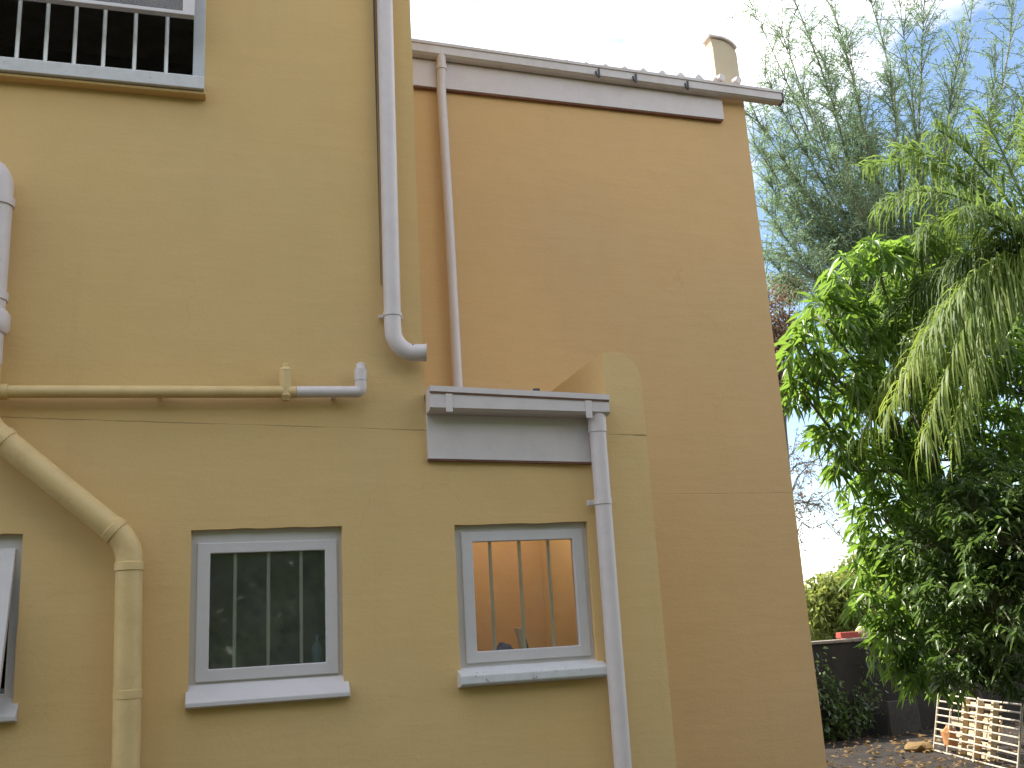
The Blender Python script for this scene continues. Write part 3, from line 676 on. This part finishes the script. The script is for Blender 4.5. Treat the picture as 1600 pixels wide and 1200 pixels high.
FR = [  # tip pixel, depth, lift, yellow?
    ((1385, 650), 8.9, .95, 1, 1.0), ((1445, 690), 8.6, 1.0, 1, 1.1), ((1345, 690), 9.6, 1.15, 1, .9), ((1490, 680), 8.6, .85, 1, 1.1), ((1425, 560), 9.1, .7, 1, 1.0),
    ((1375, 320), 9.3, .85, 0, .7), ((1400, 230), 9.9, .65, 0, .6), ((1350, 260), 10.4, .95, 0, .7), ((1460, 200), 9.4, .5, 0, .6), ((1530, 170), 9.9, .35, 0, .5), ((1440, 360), 9.6, .6, 0, .8), ((1480, 430), 9.4, .55, 0, .9), ((1600, 170), 9.3, .2, 0, .5),
    ((1330, 600), 10.2, 1.2, 0, 1.2), ((1380, 520), 10.3, 1.0, 0, 1.2), ((1450, 560), 8.9, .9, 1, 1.2), ((1360, 480), 10.5, 1.1, 0, 1.0), ((1500, 330), 8.8, .4, 0, .8),
    ((1700, 160), 9.8, .3, 0, .5), ((1850, 300), 9.8, .7, 0, .7), ((1900, 480), 9.6, .9, 0, .8), ((1800, 620), 9.0, .9, 1, 1), ((1700, 600), 8.3, .6, 0, .9)]
for i, ((u, v), t_, lift, yl, dp) in enumerate(FR):
    frond(crown + Vector((0, 0, .05)), at(u, v, t_ - .35), lift * .85, 95, .44, M['palm'] if yl else M['palmd'], dp, 100 + i)

# --- russet twiggy tree and distant trees
def cloud_tree(name, label, base, blobs, mat, Lr, Wr, n_per, seed, group=None, trunk=1.):
    r_ = np.random.default_rng(seed); base = Vector(base); tr = thing(name, label, 'tree', base, group)
    c0 = Vector(sum((b[0] for b in blobs), np.zeros(3)) / len(blobs))
    tb = MB().tube([base, base.lerp(c0, .5) + Vector((.1, 0, 0)), c0], [x * trunk for x in (.14, .11, .06)], 8); tb.build('trunk', M['bark'], tr, smooth=60)
    lb = MB(); P = []
    for c, r in blobs:
        lb.tube([base.lerp(c0, .6), Vector(c)], [.05 * trunk, .015], 5)
        k = n_per; d = unit(r_.normal(size=(k, 3))); P.append(c + d * (r * r_.uniform(.2, 1.0, k) ** .5)[:, None] + r_.normal(size=(k, 3)) * r * .08)
        for q in P[-1][::max(1, k // 22)]: lb.tube([Vector(c), Vector(q)], [.014, .005], 4)
    lb.build('limbs', M['bark'], tr, smooth=60, fixn=False)
    P = np.concatenate(P); D = unit(r_.normal(size=P.shape) + np.array([0, 0, -.3])); k = len(P)
    V, F = kite(P, D, unit(np.cross(D, r_.normal(size=P.shape))), r_.uniform(*Lr, k), r_.uniform(*Wr, k), r_.uniform(0, .3, k))
    raw_mesh('foliage', V, F, mat, tr, 'stuff')
b = on_ground(1205, 1120); b = Vector((10.0, 14.0, 0))
cloud_tree('russet_tree', 'russet brown twiggy tree partly hidden behind the house corner', Vector((at(1190, 700, 20).x, at(1190, 700, 20).y, 0)), [px(1195,470,20,45), px(1225,520,20,35), px(1190,550,20,45), px(1235,450,20.5,25), px(1215,600,20,28)], M['russet'], (.07, .14), (.03, .06), 900, 31)
bb = at(1215, 900, 19); bt_ = thing('bare_tree', 'nearly bare tree with thin arching twigs seen in the sky gap', 'tree', (bb.x, bb.y, 0))
MB().tube([(bb.x, bb.y, 0), at(1212, 820, 19), at(1208, 700, 19)], [.10, .08, .05], 8).build('trunk', M['bark'], bt_, smooth=60)
r_ = np.random.default_rng(33); mb = MB(); LPb = []
for (v0, u1, v1) in ((820, 1330, 765), (790, 1300, 715), (800, 1290, 800), (760, 1260, 690), (840, 1320, 845), (770, 1325, 700), (830, 1270, 740), (850, 1265, 800)):
    a_, e_ = Vector(at(1212, v0, 19)), Vector(at(u1, v1, 19 + r_.normal() * .4)); q_ = [a_.lerp(e_, k / 7) + Vector((0, 0, .35 * math.sin(math.pi * k / 7) * r_.uniform(.3, 1))) + Vector(r_.normal(size=3) * .03) for k in range(8)]
    mb.tube(q_, [.016 * (1 - .1 * k) for k in range(8)], 5)
    for k in range(26):
        i = int(r_.integers(2, 8)); c_ = q_[i]; d_ = Vector(r_.normal(size=3)); d_.normalize(); e2 = c_ + d_ * r_.uniform(.15, .5) + Vector((.1, 0, -.05)); mb.tube([c_, c_.lerp(e2, .5) + Vector((0, 0, .04)), e2], [.006, .005, .003], 4)
        LPb += [tuple(c_.lerp(e2, w_)) for w_ in (.6, .85, 1.)]
mb.build('branches', M['bark'], bt_, smooth=60, fixn=False)
LPb = np.array(LPb); D = unit(r_.normal(size=LPb.shape)); k = len(LPb)
V, F = kite(LPb, D, unit(np.cross(D, r_.normal(size=D.shape))), r_.uniform(.05, .1, k), r_.uniform(.02, .04, k), np.zeros(k)); raw_mesh('foliage', V, F, M['russet'], bt_, 'stuff')
for (u0, bl, sd, lab) in ((1285, [px(1275,955,27,45), px(1300,930,27,36), px(1330,950,27,40)], 41, 'pale green distant tree over the garden wall beside the house'),
                          (1350, [px(1345,905,33,40), px(1320,925,33,30), px(1380,890,33,45), px(1370,940,33,45)], 42, 'hazy olive distant tree rising above the garden wall'),
                          (1440, [px(1420,900,30,60), px(1460,940,30,60), px(1500,960,30,60), px(1560,960,30,70)], 43, 'large dark distant tree mostly hidden behind the shrub')):
    g = at(u0, 1000, 27 if sd == 41 else 32); cloud_tree('distant_tree', lab, (g.x, g.y, 0), bl, M['far'], (.12, .26), (.06, .12), 1500, sd, 'distant trees beyond the garden wall')

# ------------------------------------------------------------------ garden wall and clutter
gw = thing('garden_wall', 'low dark weathered garden wall in shade behind the shrub', 'wall', (8.6, 8.0, 0))
wa, wb = Vector((5.2, 7.55, 0)), Vector((17, 8.9, 0)); wd = (wb - wa).normalized(); wn = Vector((-wd.y, wd.x, 0))
def slab(name, mat, s0, s1, n0, n1, z0, z1, parent, bev=.01):
    V = [wa + wd * s + wn * q + Vector((0, 0, z)) for z in (z0, z1) for s, q in ((s0, n0), (s1, n0), (s1, n1), (s0, n1))]
    return MB().add(V, [(0,3,2,1),(4,5,6,7),(0,1,5,4),(1,2,6,5),(2,3,7,6),(3,0,4,7)]).build(name, mat, parent, bevel=bev)
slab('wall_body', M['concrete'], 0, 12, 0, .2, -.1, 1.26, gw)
for k in range(14): slab('coping_stone', M['coping'], k * .86, k * .86 + .85, -.03, .23, 1.262, 1.305 + .006 * (k % 3), gw)
# brick and stone on the wall
def on_wall(u, v):
    d = ray(u, v); t_ = (wa - CAM).dot(wn) / d.dot(wn); return CAM + d * t_
s = (on_wall(1330, 995) - wa).dot(wd)
tag(slab('brick', M['brick'], s - .16, s + .16, .02, .13, 1.316, 1.40, None), 'long red brick lying on top of the garden wall', 'brick')
bm = bmesh.new(); bmesh.ops.create_icosphere(bm, subdivisions=3, radius=.5)
for v in bm.verts: v.co *= 1 + .18 * mnoise.noise(v.co * 2.2); v.co = Vector((v.co.x * .17, v.co.y * .15, v.co.z * .17))
me = bpy.data.meshes.new('stone'); bm.to_mesh(me); bm.free(); me.materials.append(M['stone']); me.polygons.foreach_set('use_smooth', [True] * len(me.polygons))
o = bpy.data.objects.new('stone', me); col.objects.link(o); o.location = wa + wd * (s + .27) + wn * .08 + Vector((0, 0, 1.385)); tag(o, 'pale rounded stone beside the red brick on the wall', 'stone')
s = (on_wall(1390, 1160) - wa).dot(wd)
o = slab('paving_slab', M['grey_slab'], s - .27, s + .27, -.36, -.30, 0, .46, None)
for v in o.data.vertices:
    pass
tag(o, 'square grey paving slab standing against the foot of the garden wall', 'slab')

# grille panel leaning back
gp = on_ground(1459, 1172); gq = on_ground(1590, 1206); axx = Vector(((gq - gp).x, (gq - gp).y, 0)).normalized(); ayy = Vector((axx.y * -1, axx.x, 0))
lean = (ayy * .22 + axx * .05 + Vector((0, 0, .97))).normalized()
gr = thing('metal_grille', 'cream metal grille panel of thin bars leaning back on the ground', 'grille', gp)
GW, GH = (gq - gp).length, .66
for k in range(9):
    z = k / 8 * GH
    MB().tube([gp + lean * z, gp + axx * GW / 2 + lean * (z + rng.normal() * .006), gp + axx * GW + lean * z], .0105, 8).build('bar', M['pale_metal'], gr, smooth=50)
for x in (0, .36, GW * .52, GW):
    MB().tube([gp + axx * x - lean * .02, gp + axx * (x + .01) + lean * (GH + .02)], .013, 8).build('upright', M['pale_metal'], gr, smooth=50)
# pallet behind it
pp = gp + axx * .50 + ayy * .12; pl = thing('wooden_pallet', 'pale wooden pallet of broad slats behind the metal grille', 'pallet', pp)
nrm = lean.cross(axx).normalized()
def obox(c, ax, ay, az, name, mat, parent, bev=.006):
    V = [c + ax * i + ay * j + az * k for k in (-1, 1) for i, j in ((-1, -1), (1, -1), (1, 1), (-1, 1))]
    return MB().add(V, [(0,3,2,1),(4,5,6,7),(0,1,5,4),(1,2,6,5),(2,3,7,6),(3,0,4,7)]).build(name, mat, parent, bevel=bev)
for k in range(6): obox(pp + axx * .42 + lean * (.04 + k * .105) + axx * float(rng.normal() * .01), axx * .40, lean * .034, nrm * .010, 'slat', M['pale_wood'], pl)
for x in (.08, .42, .76): obox(pp + axx * x + lean * .31 - nrm * .045, axx * .03, lean * .31, nrm * .032, 'bearer', M['pale_wood'], pl)
# second pale frame on the left behind the grille: a small slatted crate
cp_ = gp + axx * .12 + ayy * .22; cr_ = thing('slatted_crate', 'small pale slatted crate behind the left end of the grille', 'crate', cp_)
for k in range(3):
    obox(cp_ + axx * .17 + Vector((0, 0, .05 + k * .14)), axx * .17, ayy * .008, Vector((0, 0, .035)), 'slat', M['stone'], cr_)
    obox(cp_ + axx * .17 + ayy * .30 + Vector((0, 0, .05 + k * .14)), axx * .17, ayy * .008, Vector((0, 0, .035)), 'slat', M['stone'], cr_)
for x in (.012, .328):
    for y in (.012, .288): obox(cp_ + axx * x + ayy * y + Vector((0, 0, .19)), axx * .012, ayy * .012, Vector((0, 0, .19)), 'corner_post', M['stone'], cr_)
# clay lump, post, tarp
def rock(name, c, sx_, sy_, sz_, mat, label, cat, seed, group=None):
    bm = bmesh.new(); bmesh.ops.create_icosphere(bm, subdivisions=2, radius=1)
    for v in bm.verts:
        f_ = 1 + .35 * mnoise.noise(v.co * 1.6 + Vector((seed, 0, 0))); v.co = Vector((v.co.x * sx_, v.co.y * sy_, max(v.co.z, -.5) * sz_)) * f_
    me = bpy.data.meshes.new(name); bm.to_mesh(me); bm.free(); me.materials.append(mat)
    o = bpy.data.objects.new(name, me); col.objects.link(o); o.location = c; return tag(o, label, cat, group)
rock('clay_shard', gp + axx * .33 + ayy * .07 + Vector((0, 0, .16)), .10, .07, .16, M['clay'], 'broken orange clay piece standing inside the grille', 'clay pot', 3)
rock('flat_stone', on_ground(1435, 1172) + Vector((0, 0, .03)), .18, .14, .07, M['litter'], 'flat brown stone on the ground left of the grille', 'stone', 5)
tb = on_ground(1565, 1160) + ayy * .75
nn = 10; V = []
for i in range(nn + 1):
    for j in range(nn + 1):
        a, b_ = i / nn, j / nn; V.append(tb + axx * (a * .55) + ayy * (.10 * math.sin(a * 5) + .25 * (1 - b_)) + Vector((0, 0, .62 + .22 * b_ + .04 * mnoise.noise(Vector((a * 4, b_ * 4, 1))))))
# crate stack carrying a teal sheet
F = [(i*(nn+1)+j, i*(nn+1)+j+1, (i+1)*(nn+1)+j+1, (i+1)*(nn+1)+j) for i in range(nn) for j in range(nn)]
bx_ = thing('plank_stack', 'stack of dusty boards standing behind the pallet', 'boards', tb)
for k in range(9): obox(tb + axx * (.28 + float(rng.normal()) * .03) + ayy * (.12) + Vector((0, 0, .036 + k * .066)), axx * .40, ayy * .11, Vector((0, 0, .028)), 'board', M['greywood'] if k % 3 else M['pale_wood'], bx_)
tag(MB().add(V, F).build('tarpaulin', M['tarp'], smooth=60, fixn=False), 'folded teal sheet lying on the stack of boards', 'tarpaulin')

# leaf litter
rng = np.random.default_rng(77); k = 1700
P = np.stack([rng.uniform(5, 14, k), rng.uniform(4.5, 8, k), np.zeros(k)], 1)
P[:, 2] = [.012 + .035 * mnoise.noise(Vector((x * 1.7, y * 1.7, 0))) + .02 * rng.random() for x, y in P[:, :2]]
D = unit(np.stack([rng.normal(size=k), rng.normal(size=k), rng.normal(size=k) * .25], 1))
S = unit(np.cross(D, np.array([0, 0, 1.]) + rng.normal(size=D.shape) * .4))
V, F = kite(P, D, S, rng.uniform(.04, .12, k), rng.uniform(.02, .05, k), np.zeros(k), .3)
o = raw_mesh('leaf_litter', V, F, M['litter'], None, 'stuff'); tag(o, 'dry brown fallen leaves scattered over the dark soil', 'leaves')

# unseen tall hedging, added to shade the yard and reflect in the panes
hg = thing('added_hedge', 'unseen long dark green hedging added to shade the yard before the house', 'added_hedge', (0, -11.5, 0))
V = []; F = []; nx, nz_ = 90, 16
for j in range(nz_ + 1):
    for i in range(nx + 1):
        x = -22 + 44 * i / nx; z = 8.3 * j / nz_
        V.append((x, -11.5 + .35 * mnoise.noise(Vector((x * .8, z * .8, 4))) - (.5 if j == nz_ else 0), z + .25 * mnoise.noise(Vector((x * .7, z, 9)))))
F = [(j*(nx+1)+i, j*(nx+1)+i+1, (j+1)*(nx+1)+i+1, (j+1)*(nx+1)+i) for j in range(nz_) for i in range(nx)]
n0 = len(V); V += [(x, y - 1.2, z) for x, y, z in V]; F += [tuple(q + n0 for q in f[::-1]) for f in F]
F += [(nz_*(nx+1)+i, nz_*(nx+1)+i+1, nz_*(nx+1)+i+1+n0, nz_*(nx+1)+i+n0) for i in range(nx)]
MB().add(V, F).build('added_hedge_core', M['shrub'], hg, smooth=180, fixn=False)
rng = np.random.default_rng(91); k = 14000
P = np.stack([rng.uniform(-22, 22, k), -11.35 + rng.normal(size=k) * .18, rng.uniform(0, 8.6, k)], 1); D = unit(rng.normal(size=(k, 3)) + np.array([0, .5, .2]))
V, F = kite(P, D, side_of(D), rng.uniform(.1, .22, k), rng.uniform(.05, .1, k), rng.uniform(0, .3, k))
raw_mesh('foliage', V, F, M['shrub'], hg, 'stuff')

# creeper on the shaded wall
rng = np.random.default_rng(55)
cb = on_wall(1322, 1165); cb = Vector((cb.x, cb.y, 0)) - wn * .08
ck = thing('creeper', 'dark leafy creeper climbing the shaded garden wall beside the house corner', 'creeper', cb)
mb = MB(); P = []
for k in range(16):
    e = cb + wd * float(rng.normal() * .55) - wn * float(rng.uniform(.02, .12)) + Vector((0, 0, float(rng.uniform(.35, 1.25)))); md = cb.lerp(e, .5) + wd * float(rng.normal() * .15)
    mb.tube([cb, md, e], [.010, .008, .004], 5)
    for w_ in rng.uniform(.2, 1, 60): P.append(tuple(cb * (1-w_)**2 + md * 2*w_*(1-w_) + e * w_*w_ + Vector(rng.normal(size=3) * .05)))
mb.build('stems', M['darkbark'], ck, smooth=60, fixn=False)
P = np.array(P); P[:, 2] = np.maximum(P[:, 2], .03); D = unit(rng.normal(size=P.shape) + np.array([0, -.4, -.3])); k = len(P)
V, F = kite(P, D, side_of(D), rng.uniform(.05, .11, k), rng.uniform(.03, .05, k), rng.uniform(0, .3, k)); raw_mesh('foliage', V, F, M['shrub'], ck, 'stuff')
